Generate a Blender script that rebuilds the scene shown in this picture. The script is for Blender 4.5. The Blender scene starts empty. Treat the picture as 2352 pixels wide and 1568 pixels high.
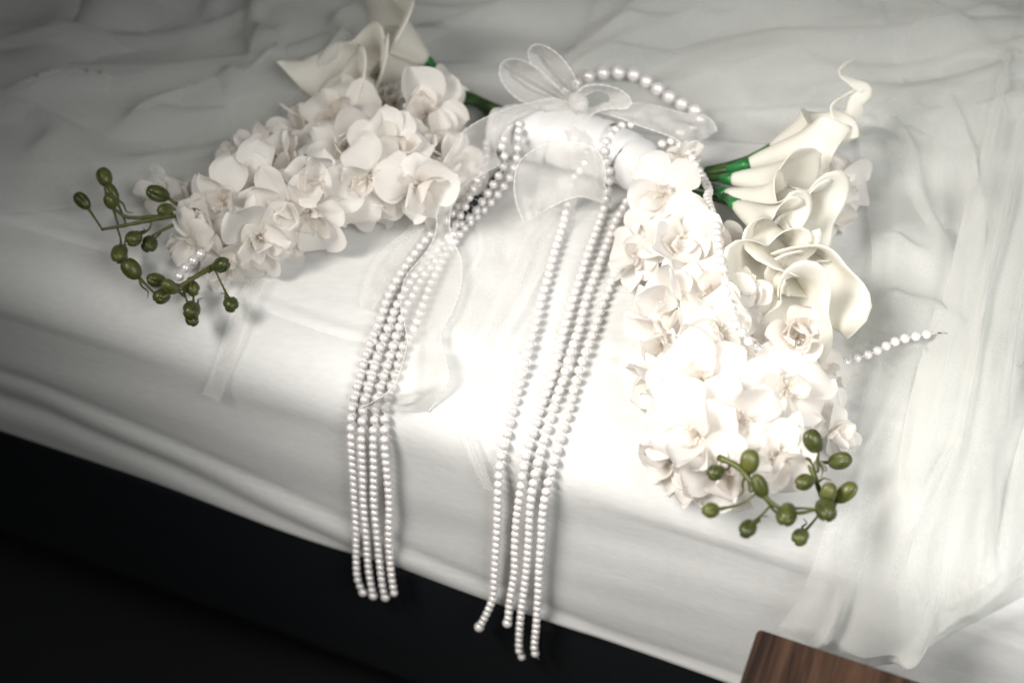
import bpy, bmesh, math, random
from mathutils import Vector, Matrix, noise, Quaternion
random.seed(11)
R = math.radians
SC = bpy.context.scene
COL = SC.collection

# ------------------------------------------------------------------ camera
Z0 = 0.55                      # height of the bed top above the floor
PITCH, DIST, LENS, SENS = R(46.5), 1.14, 50.0, 36.0
FW = Vector((0, math.cos(PITCH), -math.sin(PITCH)))
UP = Vector((0, math.sin(PITCH), math.cos(PITCH)))
RT = Vector((1, 0, 0))
CAM = Vector((0, 0, Z0)) - FW * DIST
cd = bpy.data.cameras.new('camera'); cam = bpy.data.objects.new('camera', cd); COL.objects.link(cam)
cam.location = CAM; cam.rotation_euler = (math.pi / 2 - PITCH, 0, 0)
cd.lens = LENS; cd.sensor_width = SENS; cd.clip_start = 0.02; cd.clip_end = 50
cd.dof.use_dof = True; cd.dof.focus_distance = 1.085; cd.dof.aperture_fstop = 3.2
SC.camera = cam

# ------------------------------------------------------------------ light
w = bpy.data.worlds.new('World'); SC.world = w; w.use_nodes = True
bg = w.node_tree.nodes['Background']
bg.inputs[0].default_value = (0.86, 0.93, 0.90, 1); bg.inputs[1].default_value = 0.036

def lamp(name, kind, loc, target, energy, color, **kw):
    l = bpy.data.lights.new(name, kind); o = bpy.data.objects.new(name, l); COL.objects.link(o)
    o.location = loc; o.rotation_euler = (Vector(target) - Vector(loc)).to_track_quat('-Z', 'Y').to_euler()
    l.energy = energy; l.color = color
    for k, v in kw.items(): setattr(l, k, v)
    return o
KT = Vector((0.25, -0.07, Z0))                 # middle of the pool of window light
KAZ, KEL, KD = R(22), R(45), 1.35
KL = KT + Vector((-math.cos(KAZ) * math.cos(KEL), -math.sin(KAZ) * math.cos(KEL), math.sin(KEL))) * KD
lamp('window_beam', 'SPOT', KL, KT, 117, (1.0, 0.955, 0.895), spot_size=R(51), spot_blend=1.0, shadow_soft_size=0.27)
lamp('room_fill', 'AREA', (0.75, -0.95, Z0 + 1.0), (0.36, -0.08, Z0), 5.6, (1.0, 0.995, 0.97), size=0.9, spread=R(90))

vs = SC.view_settings
vs.view_transform = 'Standard'; vs.look = 'None'; vs.exposure = 0.0; vs.gamma = 1.0; vs.use_curve_mapping = False
SC.cycles.use_denoising = True
SC.cycles.transparent_max_bounces = 24
SC.cycles.max_bounces = 10
SC.cycles.sample_clamp_indirect = 6

# ------------------------------------------------------------------ mapping helpers (photo 2352 x 1568 -> world)
def ray(u, v):
    k = SENS / LENS / 2352.0
    return (FW + RT * ((u - 1176) * k) + UP * ((784 - v) * k)).normalized()
def P(u, v, h):
    d = ray(u, v); t = (Z0 + h - CAM.z) / d.z
    return CAM + d * t
E0, E1 = P(0, 640, 0), P(1800, 1200, 0)
EE = (E1 - E0).normalized()
NN = Vector((EE.y, -EE.x, 0))
if NN.y > 0: NN = -NN
ER = 0.046                     # rounding of the mattress edge
BH = 0.225                     # mattress depth
def bed_sdf(p):
    qx = NN.dot(p - E0) + ER; qz = p.z - Z0 + ER
    return math.hypot(max(qx, 0), max(qz, 0)) + min(max(qx, qz), 0) - ER
def bed_nrm(p):
    qx = NN.dot(p - E0) + ER; qz = p.z - Z0 + ER
    if qx <= 0: return Vector((0, 0, 1))
    if qz <= 0: return NN.copy()
    return (NN * qx + Vector((0, 0, qz))).normalized()
def wr(p):                     # soft wrinkles shared by everything that lies on the bed
    a = EE.dot(p); d = NN.dot(p - E0)
    k = min(1.0, max(0.25, -d / 0.3 + 0.3))
    q = Vector((a * 3.2 + d * 1.5, d * 9.0, p.z * 9.0))
    f = noise.noise(q) * 0.0045 + noise.noise(q * 2.3 + Vector((5, 1, 2))) * 0.0018
    b = min(1.0, max(0.0, (-d - 0.24) / 0.2))          # deeper, crossing folds at the back
    if b > 0:
        g = Vector((a * 4.0 - d * 3.0, d * 8.0 + a * 2.0, 4.0))
        f += b * (0.014 * (1 - 2 * abs(noise.noise(g))) * 0.6 - 0.004 + 0.007 * noise.noise(g * 2.1))
    return f * k
def Pbed(u, v, off=0.0, wrk=True):
    d = ray(u, v); t = 0.3
    for _ in range(120):
        p = CAM + d * t; s = bed_sdf(p) - off
        if abs(s) < 1e-6: break
        t += s
    n = bed_nrm(p)
    return p + n * wr(p) if wrk else p
HEM = [(-160, 430), (-30, 485), (100, 530), (300, 590), (580, 697), (800, 772), (1000, 801), (1200, 826), (1420, 852), (1700, 903), (1926, 950), (2090, 985), (2300, 1040), (2520, 1110)]
def hem_lift(u, v):           # things behind the hem lie on the upper sheet, a few millimetres higher
    for (u0, v0), (u1, v1) in zip(HEM, HEM[1:]):
        if u0 <= u <= u1: return 0.0062 * min(1, max(0, (v0 + (v1 - v0) * (u - u0) / (u1 - u0) + 12 - v) / 24))
    return 0.006
def pt(s, off=0.004):
    if len(s) == 3: return P(*s)
    p = Pbed(s[0], s[1], off + hem_lift(s[0], s[1]))
    k = min(1.0, max(0.0, (Z0 - p.z) / 0.06))           # on the hanging side they swing clear of the tucked sheet
    return Pbed(s[0], s[1], off + hem_lift(s[0], s[1]) + 0.0045 * k) if k > 0 else p

def spline(pts, n):
    """Catmull-Rom through pts, n samples, even in parameter"""
    m = len(pts)
    if m == 2: return [pts[0].lerp(pts[1], i / (n - 1)) for i in range(n)]
    out = []
    for i in range(n):
        x = i / (n - 1) * (m - 1); k = min(int(x), m - 2); f = x - k
        p0 = pts[k - 1] if k > 0 else pts[0] * 2 - pts[1]
        p3 = pts[k + 2] if k + 2 < m else pts[-1] * 2 - pts[-2]
        p1, p2 = pts[k], pts[k + 1]
        out.append(0.5 * ((2 * p1) + (p2 - p0) * f + (2 * p0 - 5 * p1 + 4 * p2 - p3) * f * f + (3 * p1 - p0 - 3 * p2 + p3) * f ** 3))
    return out
def resample(pts, step=None, n=None):
    L = [0.0]
    for a, b in zip(pts, pts[1:]): L.append(L[-1] + (b - a).length)
    if n is None: n = max(2, int(L[-1] / step) + 1)
    else: step = L[-1] / (n - 1)
    out = []; k = 0
    for i in range(n):
        s = min(i * step, L[-1])
        while k < len(L) - 2 and L[k + 1] < s: k += 1
        f = (s - L[k]) / max(1e-9, L[k + 1] - L[k])
        out.append(pts[k].lerp(pts[k + 1], min(1, f)))
    return out

# ------------------------------------------------------------------ object helpers
def tag(o, label=None, cat=None, group=None, kind=None):
    if label: o['label'] = label
    if cat: o['category'] = cat
    if group: o['group'] = group
    if kind: o['kind'] = kind
    return o
def link(name, data, parent=None, loc=None, mat=None):
    o = bpy.data.objects.new(name, data); COL.objects.link(o)
    if parent is not None: o.parent = parent
    if loc is not None: o.location = loc
    return o
def mk(name, verts, faces, mat, smooth=True):
    me = bpy.data.meshes.new(name); me.from_pydata([tuple(v) for v in verts], [], faces); me.update()
    if mat: me.materials.append(mat)
    if smooth: me.polygons.foreach_set('use_smooth', [True] * len(me.polygons))
    return me
ORI = {}
def worldobj(name, verts, faces, mat, parent=None, origin=None, smooth=True):
    """mesh given in world coordinates; origin is its base; parents are never rotated"""
    origin = Vector(origin if origin is not None else (sum((Vector(v) for v in verts), Vector()) / len(verts)))
    me = mk(name, [Vector(v) - origin for v in verts], faces, mat, smooth)
    o = link(name, me, parent); o.location = origin - (ORI[parent.name] if parent is not None else Vector())
    ORI[o.name] = origin
    return o
def empty(name, loc):
    o = link(name, None); o.location = loc; o.empty_display_size = 0.02; ORI[o.name] = Vector(loc); return o
def grid_faces(nu, nv, off=0, close=False):
    f = []
    for i in range(nu - 1):
        for j in range(nv - (0 if close else 1)):
            j2 = (j + 1) % nv
            f.append((off + i * nv + j, off + i * nv + j2, off + (i + 1) * nv + j2, off + (i + 1) * nv + j))
    return f
def tube_geo(pts, rad, nseg=8, off=0, twist=0.0, flat=1.0, cap=True):
    vs_, fs = [], []
    prev = None; n = len(pts)
    for i, p in enumerate(pts):
        t = (pts[min(i + 1, n - 1)] - pts[max(i - 1, 0)])
        t = t.normalized() if t.length > 1e-9 else Vector((0, 0, 1))
        if prev is None:
            a = t.orthogonal().normalized()
        else:
            a = (prev - t * prev.dot(t))
            a = a.normalized() if a.length > 1e-6 else t.orthogonal().normalized()
        prev = a; b = t.cross(a)
        r = rad[i] if isinstance(rad, (list, tuple)) else rad
        tw = twist * i
        a2 = a * math.cos(tw) + b * math.sin(tw); b2 = b * math.cos(tw) - a * math.sin(tw)
        for k in range(nseg):
            an = 2 * math.pi * k / nseg
            vs_.append(p + a2 * (math.cos(an) * r) + b2 * (math.sin(an) * r * flat))
    fs = grid_faces(n, nseg, off, True)
    if cap:
        fs.append(tuple(off + k for k in range(nseg))[::-1]); fs.append(tuple(off + (n - 1) * nseg + k for k in range(nseg)))
    return vs_, fs
def tube(name, pts, rad, mat, parent=None, nseg=8, **kw):
    v, f = tube_geo(pts, rad, nseg, **kw)
    return worldobj(name, v, f, mat, parent, origin=pts[0])

# ------------------------------------------------------------------ materials
def nmat(name):
    m = bpy.data.materials.new(name); m.use_nodes = True; nt = m.node_tree
    return m, nt, nt.nodes['Principled BSDF'], nt.nodes['Material Output']
def N(nt, t, **kw):
    n = nt.nodes.new(t)
    for k, v in kw.items(): setattr(n, k, v)
    return n
def setb(b, **kw):
    for k, v in kw.items(): b.inputs[k.replace('_', ' ')].default_value = v
def noise_bump(nt, b, scale, strength, dist=0.001, coord='Object', detail=3.0, stretch=None):
    tc = N(nt, 'ShaderNodeTexCoord'); no = N(nt, 'ShaderNodeTexNoise'); bp = N(nt, 'ShaderNodeBump')
    no.inputs['Scale'].default_value = scale; no.inputs['Detail'].default_value = detail
    src = tc.outputs[coord]
    if stretch:
        mp = N(nt, 'ShaderNodeMapping'); mp.inputs['Scale'].default_value = stretch
        nt.links.new(src, mp.inputs[0]); src = mp.outputs[0]
    nt.links.new(src, no.inputs['Vector']); nt.links.new(no.outputs[0], bp.inputs['Height'])
    bp.inputs['Strength'].default_value = strength; bp.inputs['Distance'].default_value = dist
    nt.links.new(bp.outputs[0], b.inputs['Normal'])
    return no, bp
def ramp(nt, fac, c0, c1, p0=0.3, p1=0.7):
    r = N(nt, 'ShaderNodeValToRGB'); nt.links.new(fac, r.inputs[0])
    r.color_ramp.elements[0].position = p0; r.color_ramp.elements[0].color = (*c0, 1)
    r.color_ramp.elements[1].position = p1; r.color_ramp.elements[1].color = (*c1, 1)
    return r.outputs[0]

def m_cotton():
    m, nt, b, o = nmat('white_cotton'); setb(b, Roughness=0.85)
    b.inputs['Sheen Weight'].default_value = 0.15
    no, bp = noise_bump(nt, b, 90, 0.12, 0.002, stretch=(1, 2.5, 2.5))
    nt.links.new(ramp(nt, no.outputs[0], (0.645, 0.65, 0.64), (0.69, 0.695, 0.685)), b.inputs['Base Color'])
    return m
def m_leather():
    m, nt, b, o = nmat('black_leather'); setb(b, Roughness=0.38); b.inputs['Base Color'].default_value = (0.011, 0.0125, 0.015, 1)
    tc = N(nt, 'ShaderNodeTexCoord'); vo = N(nt, 'ShaderNodeTexVoronoi'); vo.inputs['Scale'].default_value = 420
    bp = N(nt, 'ShaderNodeBump'); bp.inputs['Strength'].default_value = 0.5; bp.inputs['Distance'].default_value = 0.0006
    nt.links.new(tc.outputs['Object'], vo.inputs['Vector']); nt.links.new(vo.outputs['Distance'], bp.inputs['Height']); nt.links.new(bp.outputs[0], b.inputs['Normal'])
    return m
def m_petal(name, c0, c1, tr, rough=0.55, vein=0.25):
    """thin petal: reflecting and letting light through, with fine lengthwise veins"""
    m, nt, b, o = nmat(name); setb(b, Roughness=rough); b.inputs['Specular IOR Level'].default_value = 0.3
    tc = N(nt, 'ShaderNodeTexCoord'); mp = N(nt, 'ShaderNodeMapping'); mp.inputs['Scale'].default_value = (14, 420, 120)
    no = N(nt, 'ShaderNodeTexNoise'); no.inputs['Scale'].default_value = 1.0; no.inputs['Detail'].default_value = 2
    nt.links.new(tc.outputs['Object'], mp.inputs[0]); nt.links.new(mp.outputs[0], no.inputs['Vector'])
    bp = N(nt, 'ShaderNodeBump'); bp.inputs['Strength'].default_value = vein; bp.inputs['Distance'].default_value = 0.0006
    nt.links.new(no.outputs[0], bp.inputs['Height']); nt.links.new(bp.outputs[0], b.inputs['Normal'])
    oi = N(nt, 'ShaderNodeObjectInfo')
    col = ramp(nt, oi.outputs['Random'], c0, c1, 0.0, 1.0)
    nt.links.new(col, b.inputs['Base Color'])
    t = N(nt, 'ShaderNodeBsdfTranslucent'); nt.links.new(col, t.inputs[0]); nt.links.new(bp.outputs[0], t.inputs['Normal'])
    mx = N(nt, 'ShaderNodeMixShader'); mx.inputs[0].default_value = tr
    nt.links.new(b.outputs[0], mx.inputs[1]); nt.links.new(t.outputs[0], mx.inputs[2]); nt.links.new(mx.outputs[0], o.inputs[0])
    return m
def m_foam():
    """thin waxy foam petal, ivory, glowing a little where light comes through; faint ribs along it"""
    m, nt, b, o = nmat('cream_foam'); setb(b, Roughness=0.48); b.inputs['Specular IOR Level'].default_value = 0.3
    no, bp = noise_bump(nt, b, 60, 0.18, 0.0008, detail=4)
    col = ramp(nt, no.outputs[0], (0.935, 0.915, 0.85), (0.945, 0.93, 0.88)); nt.links.new(col, b.inputs['Base Color'])
    t = N(nt, 'ShaderNodeBsdfTranslucent'); nt.links.new(col, t.inputs[0])
    mx = N(nt, 'ShaderNodeMixShader'); mx.inputs[0].default_value = 0.48
    nt.links.new(b.outputs[0], mx.inputs[1]); nt.links.new(t.outputs[0], mx.inputs[2]); nt.links.new(mx.outputs[0], o.inputs[0])
    return m
def m_simple(name, c, rough=0.5, bump=None, **kw):
    m, nt, b, o = nmat(name); setb(b, Roughness=rough); b.inputs['Base Color'].default_value = (*c, 1)
    for k, v in kw.items(): b.inputs[k.replace('_', ' ')].default_value = v
    if bump: noise_bump(nt, b, *bump)
    return m
def m_green(name, c0, c1, rough=0.32, scale=160):
    m, nt, b, o = nmat(name); setb(b, Roughness=rough)
    no, bp = noise_bump(nt, b, scale, 0.12, 0.0008)
    nt.links.new(ramp(nt, no.outputs[0], c0, c1), b.inputs['Base Color'])
    return m
def m_bud():
    m, nt, b, o = nmat('bud_green'); setb(b, Roughness=0.38)
    no, bp = noise_bump(nt, b, 260, 0.2, 0.0008)
    oi = N(nt, 'ShaderNodeObjectInfo'); ad = N(nt, 'ShaderNodeMath', operation='MULTIPLY_ADD'); ad.inputs[1].default_value = 0.55
    nt.links.new(oi.outputs['Random'], ad.inputs[0]); nt.links.new(no.outputs[0], ad.inputs[2])
    nt.links.new(ramp(nt, ad.outputs[0], (0.026, 0.038, 0.008), (0.092, 0.102, 0.022), 0.35, 1.0), b.inputs['Base Color'])
    return m
def m_pearl():
    m, nt, b, o = nmat('pearl'); setb(b, Roughness=0.16); b.inputs['Base Color'].default_value = (0.77, 0.745, 0.735, 1)
    b.inputs['Coat Weight'].default_value = 1.0; b.inputs['Coat Roughness'].default_value = 0.06
    b.inputs['Specular IOR Level'].default_value = 0.75; b.inputs['Metallic'].default_value = 0.2
    b.inputs['Subsurface Weight'].default_value = 0.35; b.inputs['Subsurface Radius'].default_value = (0.003, 0.0027, 0.0026); b.inputs['Subsurface Scale'].default_value = 1.0; b.inputs['Sheen Weight'].default_value = 0.2; b.inputs['Sheen Tint'].default_value = (1, 0.9, 0.92, 1)
    return m
def m_sheer(name, opac, weave, color, edge=0.35, sparkle=0.3):
    """open woven fabric: threads reflect and pass light, the gaps between them are clear; denser when seen along the cloth"""
    m, nt, b, o = nmat(name); nt.nodes.remove(b)
    d = N(nt, 'ShaderNodeBsdfDiffuse'); d.inputs[0].default_value = (*color, 1)
    t = N(nt, 'ShaderNodeBsdfTranslucent'); t.inputs[0].default_value = (*color, 1)
    g = N(nt, 'ShaderNodeBsdfGlossy'); g.inputs[0].default_value = (0.9, 0.9, 0.9, 1); g.inputs['Roughness'].default_value = 0.55
    m1 = N(nt, 'ShaderNodeMixShader'); m1.inputs[0].default_value = 0.3; nt.links.new(d.outputs[0], m1.inputs[1]); nt.links.new(t.outputs[0], m1.inputs[2])
    m2 = N(nt, 'ShaderNodeMixShader'); m2.inputs[0].default_value = sparkle * 0.4; nt.links.new(m1.outputs[0], m2.inputs[1]); nt.links.new(g.outputs[0], m2.inputs[2])
    tr = N(nt, 'ShaderNodeBsdfTransparent')
    lw = N(nt, 'ShaderNodeLayerWeight'); lw.inputs[0].default_value = 0.35
    tc = N(nt, 'ShaderNodeTexCoord'); no = N(nt, 'ShaderNodeTexNoise'); no.inputs['Scale'].default_value = weave; no.inputs['Detail'].default_value = 1
    nt.links.new(tc.outputs['Object'], no.inputs['Vector'])
    a1 = N(nt, 'ShaderNodeMath', operation='MULTIPLY_ADD'); a1.inputs[1].default_value = edge; a1.inputs[2].default_value = opac - 0.10
    nt.links.new(lw.outputs['Facing'], a1.inputs[0])
    a2 = N(nt, 'ShaderNodeMath', operation='MULTIPLY_ADD', use_clamp=True); a2.inputs[1].default_value = 0.20
    nt.links.new(no.outputs[0], a2.inputs[0]); nt.links.new(a1.outputs[0], a2.inputs[2])
    m3 = N(nt, 'ShaderNodeMixShader'); nt.links.new(a2.outputs[0], m3.inputs[0]); nt.links.new(tr.outputs[0], m3.inputs[1]); nt.links.new(m2.outputs[0], m3.inputs[2])
    nt.links.new(m3.outputs[0], o.inputs[0])
    return m
def m_wood():
    m, nt, b, o = nmat('walnut'); setb(b, Roughness=0.6); b.inputs['Specular IOR Level'].default_value = 0.25
    tc = N(nt, 'ShaderNodeTexCoord'); mp = N(nt, 'ShaderNodeMapping'); mp.inputs['Scale'].default_value = (11.0, 1.0, 9.0); mp.inputs['Rotation'].default_value = (0, 0, R(8))
    nt.links.new(tc.outputs['Object'], mp.inputs[0])
    n1 = N(nt, 'ShaderNodeTexNoise'); n1.inputs['Scale'].default_value = 7; n1.inputs['Detail'].default_value = 6; n1.inputs['Distortion'].default_value = 0.6
    nt.links.new(mp.outputs[0], n1.inputs['Vector'])
    mp2 = N(nt, 'ShaderNodeMapping'); mp2.inputs['Scale'].default_value = (110, 4, 90); nt.links.new(tc.outputs['Object'], mp2.inputs[0])
    n2 = N(nt, 'ShaderNodeTexNoise'); n2.inputs['Scale'].default_value = 5; n2.inputs['Detail'].default_value = 3; nt.links.new(mp2.outputs[0], n2.inputs['Vector'])
    ad = N(nt, 'ShaderNodeMath', operation='MULTIPLY_ADD'); ad.inputs[1].default_value = 0.3; nt.links.new(n2.outputs[0], ad.inputs[0]); nt.links.new(n1.outputs[0], ad.inputs[2])
    nt.links.new(ramp(nt, ad.outputs[0], (0.013, 0.0065, 0.0045), (0.085, 0.045, 0.028), 0.50, 0.85), b.inputs['Base Color'])
    bp = N(nt, 'ShaderNodeBump'); bp.inputs['Strength'].default_value = 0.2; bp.inputs['Distance'].default_value = 0.0005
    nt.links.new(n2.outputs[0], bp.inputs['Height']); nt.links.new(bp.outputs[0], b.inputs['Normal'])
    return m
COTTON, LEATHER, WOOD, PEARL, FOAM = m_cotton(), m_leather(), m_wood(), m_pearl(), m_foam()
PETAL = m_petal('silk_petal', (0.95, 0.935, 0.91), (0.945, 0.915, 0.88), 0.5, vein=0.3)
PETAL_IN = m_petal('silk_petal_inner', (0.945, 0.92, 0.89), (0.935, 0.89, 0.84), 0.52, vein=0.3)
STAMEN = m_simple('stamen', (0.88, 0.81, 0.72), 0.5)
SATIN = m_simple('white_satin', (0.68, 0.68, 0.68), 0.33, (60, 0.08, 0.001), Sheen_Weight=0.3)
CORD = m_simple('white_cord', (0.80, 0.79, 0.77), 0.55, (900, 0.3, 0.0004))
ORGANZA = m_sheer('organza', 0.36, 1500, (0.90, 0.89, 0.87), 0.50, 0.15)
ORGANZA_FINE = m_sheer('organza_fine', 0.20, 1500, (0.88, 0.87, 0.85), 0.45, 0.1)
TULLE = m_sheer('tulle', 0.26, 1200, (0.76, 0.77, 0.75), 0.75, 0.05)
TULLE2 = m_sheer('tulle_double', 0.24, 1200, (0.80, 0.81, 0.79), 0.75, 0.05)
STEM = m_green('stem_green', (0.016, 0.045, 0.008), (0.035, 0.085, 0.014), 0.38)
TWIG = m_green('twig_green', (0.05, 0.065, 0.012), (0.09, 0.10, 0.02), 0.42)
BUD = m_bud()
CALYX = m_green('calyx_green', (0.012, 0.13, 0.028), (0.025, 0.21, 0.05), 0.35)
THREAD = m_simple('thread', (0.75, 0.72, 0.7), 0.5)
DARK = m_simple('dark_metal', (0.03, 0.03, 0.03), 0.25, None, Metallic=0.9)
FLOORM = m_simple('dark_floor', (0.005, 0.0055, 0.006), 0.6, (30, 0.2, 0.002))

# ------------------------------------------------------------------ floor
fl = worldobj('floor', [(-3, -3, 0), (3, -3, 0), (3, 3, 0), (-3, 3, 0)], [(0, 1, 2, 3)], FLOORM, smooth=False)
tag(fl, kind='structure')

# ------------------------------------------------------------------ bed
def bedpos(a, d, z):          # a along the edge from E0, d outward from the edge, z height
    return Vector((E0.x, E0.y, 0)) + EE * a + NN * d + Vector((0, 0, z))
bed = empty('bed', bedpos(0.45, -0.5, 0)); tag(bed, 'bed with white cotton sheet and black leather side rail under the bouquet', 'bed')
def build_mattress():
    prof = []
    d = -1.35
    while d < -ER - 0.002: prof.append((d, 0.0, 0, 1)); d += 0.0075 if d > -0.9 else 0.02
    for k in range(11):
        an = math.pi / 2 * k / 10
        prof.append((-ER + ER * math.sin(an), -ER + ER * math.cos(an), math.sin(an), math.cos(an)))
    z = -ER
    while z > -BH: z -= 0.006; prof.append((0.0, z, 1, 0))
    for k in range(1, 7):
        an = math.pi / 2 * k / 6
        prof.append((-0.012 + 0.012 * math.cos(an), -BH - 0.012 * math.sin(an), math.cos(an), -math.sin(an)))
    prof.append((-0.05, -BH - 0.012, 0, -1))
    na = 210; a0, a1 = -0.55, 1.55
    V = []
    for i in range(na):
        a = a0 + (a1 - a0) * i / (na - 1)
        rd = 0.150 + 0.075 * min(1.2, max(0, a / 0.45))      # a tuck line that sinks towards the right
        for (d, z, nx, nz) in prof:
            p = bedpos(a, d, Z0 + z); n = (NN * nx + Vector((0, 0, nz)))
            o = wr(p)
            if z < -ER:
                dep = -z + 0.004 * noise.noise(Vector((a * 7, 3, 0)))
                o += 0.0034 * math.exp(-((dep - rd) / 0.014) ** 2) - 0.002 * math.exp(-((dep - rd + 0.018) / 0.007) ** 2)
                o += 0.0028 * math.exp(-((dep - rd - 0.045) / 0.018) ** 2) - 0.002 * math.exp(-((dep - rd - 0.024) / 0.008) ** 2)
                o += 0.0022 * noise.noise(Vector((a * 5 + dep * 9, dep * 22, 7)))
                o += 0.004 * noise.noise(Vector((a * 4, 1, 1)))
            V.append(p + n * o)
    o = worldobj('mattress', V, [f[::-1] for f in grid_faces(na, len(prof))], COTTON, bed)
    return o
mattress = build_mattress(); mattress['label'] = 'white mattress in a smooth cotton sheet'
# black padded side rail below the mattress
def build_rail():
    prof = []
    hh, dd, r = Z0 - BH - 0.013, -0.006, 0.012
    prof.append((-0.2, hh))
    for k in range(9):
        an = math.pi / 2 * k / 8; prof.append((dd - r + r * math.sin(an), hh - r + r * math.cos(an)))
    for k in range(1, 13): prof.append((dd, hh - r - k * 0.016))
    prof.append((dd - 0.03, hh - r - 12 * 0.016 - 0.01)); prof.append((-0.2, hh - r - 12 * 0.016 - 0.01))
    V = []; na = 90
    for i in range(na):
        a = -0.55 + 2.1 * i / (na - 1)
        for j, (d, z) in enumerate(prof): V.append(bedpos(a, d + (0.0012 * noise.noise(Vector((a * 9, z * 30, 0))) if 0 < j < len(prof) - 2 else 0), z))
    return worldobj('side_rail', V, [f[::-1] for f in grid_faces(na, len(prof))], LEATHER, bed)
build_rail()['label'] = 'black grained leather side rail'
for a in (-0.45, 1.45):
    V, F = tube_geo([bedpos(a, -0.09, 0.002), bedpos(a, -0.09, 0.1)], 0.03, 12); worldobj('leg', V, F, LEATHER, bed)

# ruled cloth between two edge curves
def ruled(name, A, B, nl, nc, mat, parent=None, disp=None, bulge=0.0, solid=0.0, origin=None):
    A = resample(spline(A, nl * 2), n=nl); B = resample(spline(B, nl * 2), n=nl)
    V = []
    for i in range(nl):
        for j in range(nc):
            f = j / (nc - 1); p = A[i].lerp(B[i], f)
            V.append(p)
    if bulge or disp:
        W = [v.copy() for v in V]
        for i in range(nl):
            for j in range(nc):
                k = i * nc + j
                tu = W[min(i + 1, nl - 1) * nc + j] - W[max(i - 1, 0) * nc + j]
                tv = W[i * nc + min(j + 1, nc - 1)] - W[i * nc + max(j - 1, 0)]
                n = tu.cross(tv); n = n.normalized() if n.length > 1e-12 else Vector((0, 0, 1))
                if n.z < 0: n = -n
                f = j / (nc - 1); g = i / (nl - 1)
                V[k] = W[k] + n * (bulge * math.sin(math.pi * f) + (disp(W[k], g, f) if disp else 0))
    o = worldobj(name, V, grid_faces(nl, nc), mat, parent, origin)
    return o, A, B

# upper sheet whose hem runs across the bed, seen left of and between the flowers
def build_upper():
    hem = resample(spline([Pbed(u, v, 0.0, False) for u, v in HEM], 400), n=240)
    rows = [(0.0050, -0.0014), (0.0030, 0.0002), (0.0015, 0.0016), (-0.0005, 0.0027), (-0.003, 0.0033), (-0.0065, 0.0036), (-0.0105, 0.0029), (-0.0145, 0.0036)]
    dd = -0.02
    V = []; 
    ext = [0.02 + 0.008 * k for k in range(105)]
    for p in hem:
        for (dn, h) in rows:
            q = p + NN * dn; V.append(Vector((q.x, q.y, Z0 + h + wr(q))))
        for e in ext:
            q = p - NN * e; x = 0.0042 + 0.0022 * noise.noise(Vector((EE.dot(q) * 6, NN.dot(q) * 20, 3))) + 0.0012
            V.append(Vector((q.x, q.y, Z0 + x + wr(q))))
    nv = len(rows) + len(ext)
    return worldobj('upper_sheet', V, grid_faces(240, nv), COTTON, bed)
build_upper()['label'] = 'white upper sheet with a stitched hem'

# ------------------------------------------------------------------ tulle veil
def ridge(x): return 1 - abs(2 * noise.noise(x))
def netting(rows, off, nl, nc, along, across, amp, seed, mat):
    """a length of tulle laid over the bed: rows are lines across it; long soft folds run from row to row"""
    rows = [resample(spline([Vector((u, v, 0)) for u, v in r_], 120), n=nc) for r_ in rows]
    cols = [spline([r_[j] for r_ in rows], nl) for j in range(nc)]
    V = []
    for i in range(nl):
        g = i / (nl - 1)
        for j in range(nc):
            f = j / (nc - 1); q = cols[j][i]; p = Pbed(q.x, q.y, off)
            wv = 0.25 * noise.noise(Vector((g * 2.2, f * 1.6, seed)))
            a = Vector((g * along + wv, (f + wv * 0.35) * across, seed * 3.7))
            n1 = noise.noise(a); n2 = noise.noise(a * 1.9 + Vector((3, 7, 1)))
            h = 0.62 * (0.5 + 0.5 * math.sin(4.2 * n1 + 3.0 * f)) ** 1.5 + 0.30 * math.exp(-(n2 / 0.16) ** 2) + 0.1 * n2
            edge = min(1, 0.15 + min(f, 1 - f, g, 1 - g) * 9)
            V.append(p + bed_nrm(p) * (amp * h * edge))
    return worldobj('tulle_layer', V, grid_faces(nl, nc), mat, veil)
veil = empty('tulle_veil', P(2250, 700, 0.01)); tag(veil, 'sheer white tulle veil bunched on the bed behind and right of the bouquet', 'veil')
# behind the bouquet, three crossing lengths
netting([[(-260, 500), (-280, 250), (-320, -60), (-360, -330)], [(150, 490), (120, 220), (100, -60), (60, -330)], [(600, 440), (560, 180), (540, -80), (520, -330)], [(1000, 330), (990, 130), (980, -90), (960, -330)],
         [(1400, 310), (1420, 120), (1440, -90), (1450, -330)], [(1800, 330), (1840, 120), (1870, -90), (1900, -330)], [(2200, 290), (2260, 90), (2300, -100), (2360, -330)], [(2560, 330), (2620, 90), (2680, -100), (2760, -330)]],
        0.010, 190, 70, 3.8, 3.6, 0.046, 1.3, TULLE)
netting([[(-300, 330), (-200, 60), (-120, -180), (-60, -350)], [(40, 370), (170, 110), (260, -140), (330, -350)], [(330, 360), (500, 150), (600, -120), (680, -350)], [(620, 300), (780, 120), (900, -100), (980, -350)], [(900, 220), (1080, 60), (1200, -120), (1300, -350)]],
        0.014, 130, 70, 3.4, 3.6, 0.058, 5.1, TULLE)
netting([[(1250, 260), (1350, 60), (1420, -120), (1480, -350)], [(1560, 250), (1660, 60), (1740, -120), (1800, -350)], [(1850, 250), (1980, 60), (2060, -120), (2120, -350)], [(2080, 300), (2250, 80), (2380, -120), (2460, -350)], [(2330, 420), (2550, 150), (2700, -100), (2800, -350)]],
        0.014, 120, 70, 3.0, 4.0, 0.056, 8.4, TULLE)
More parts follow.
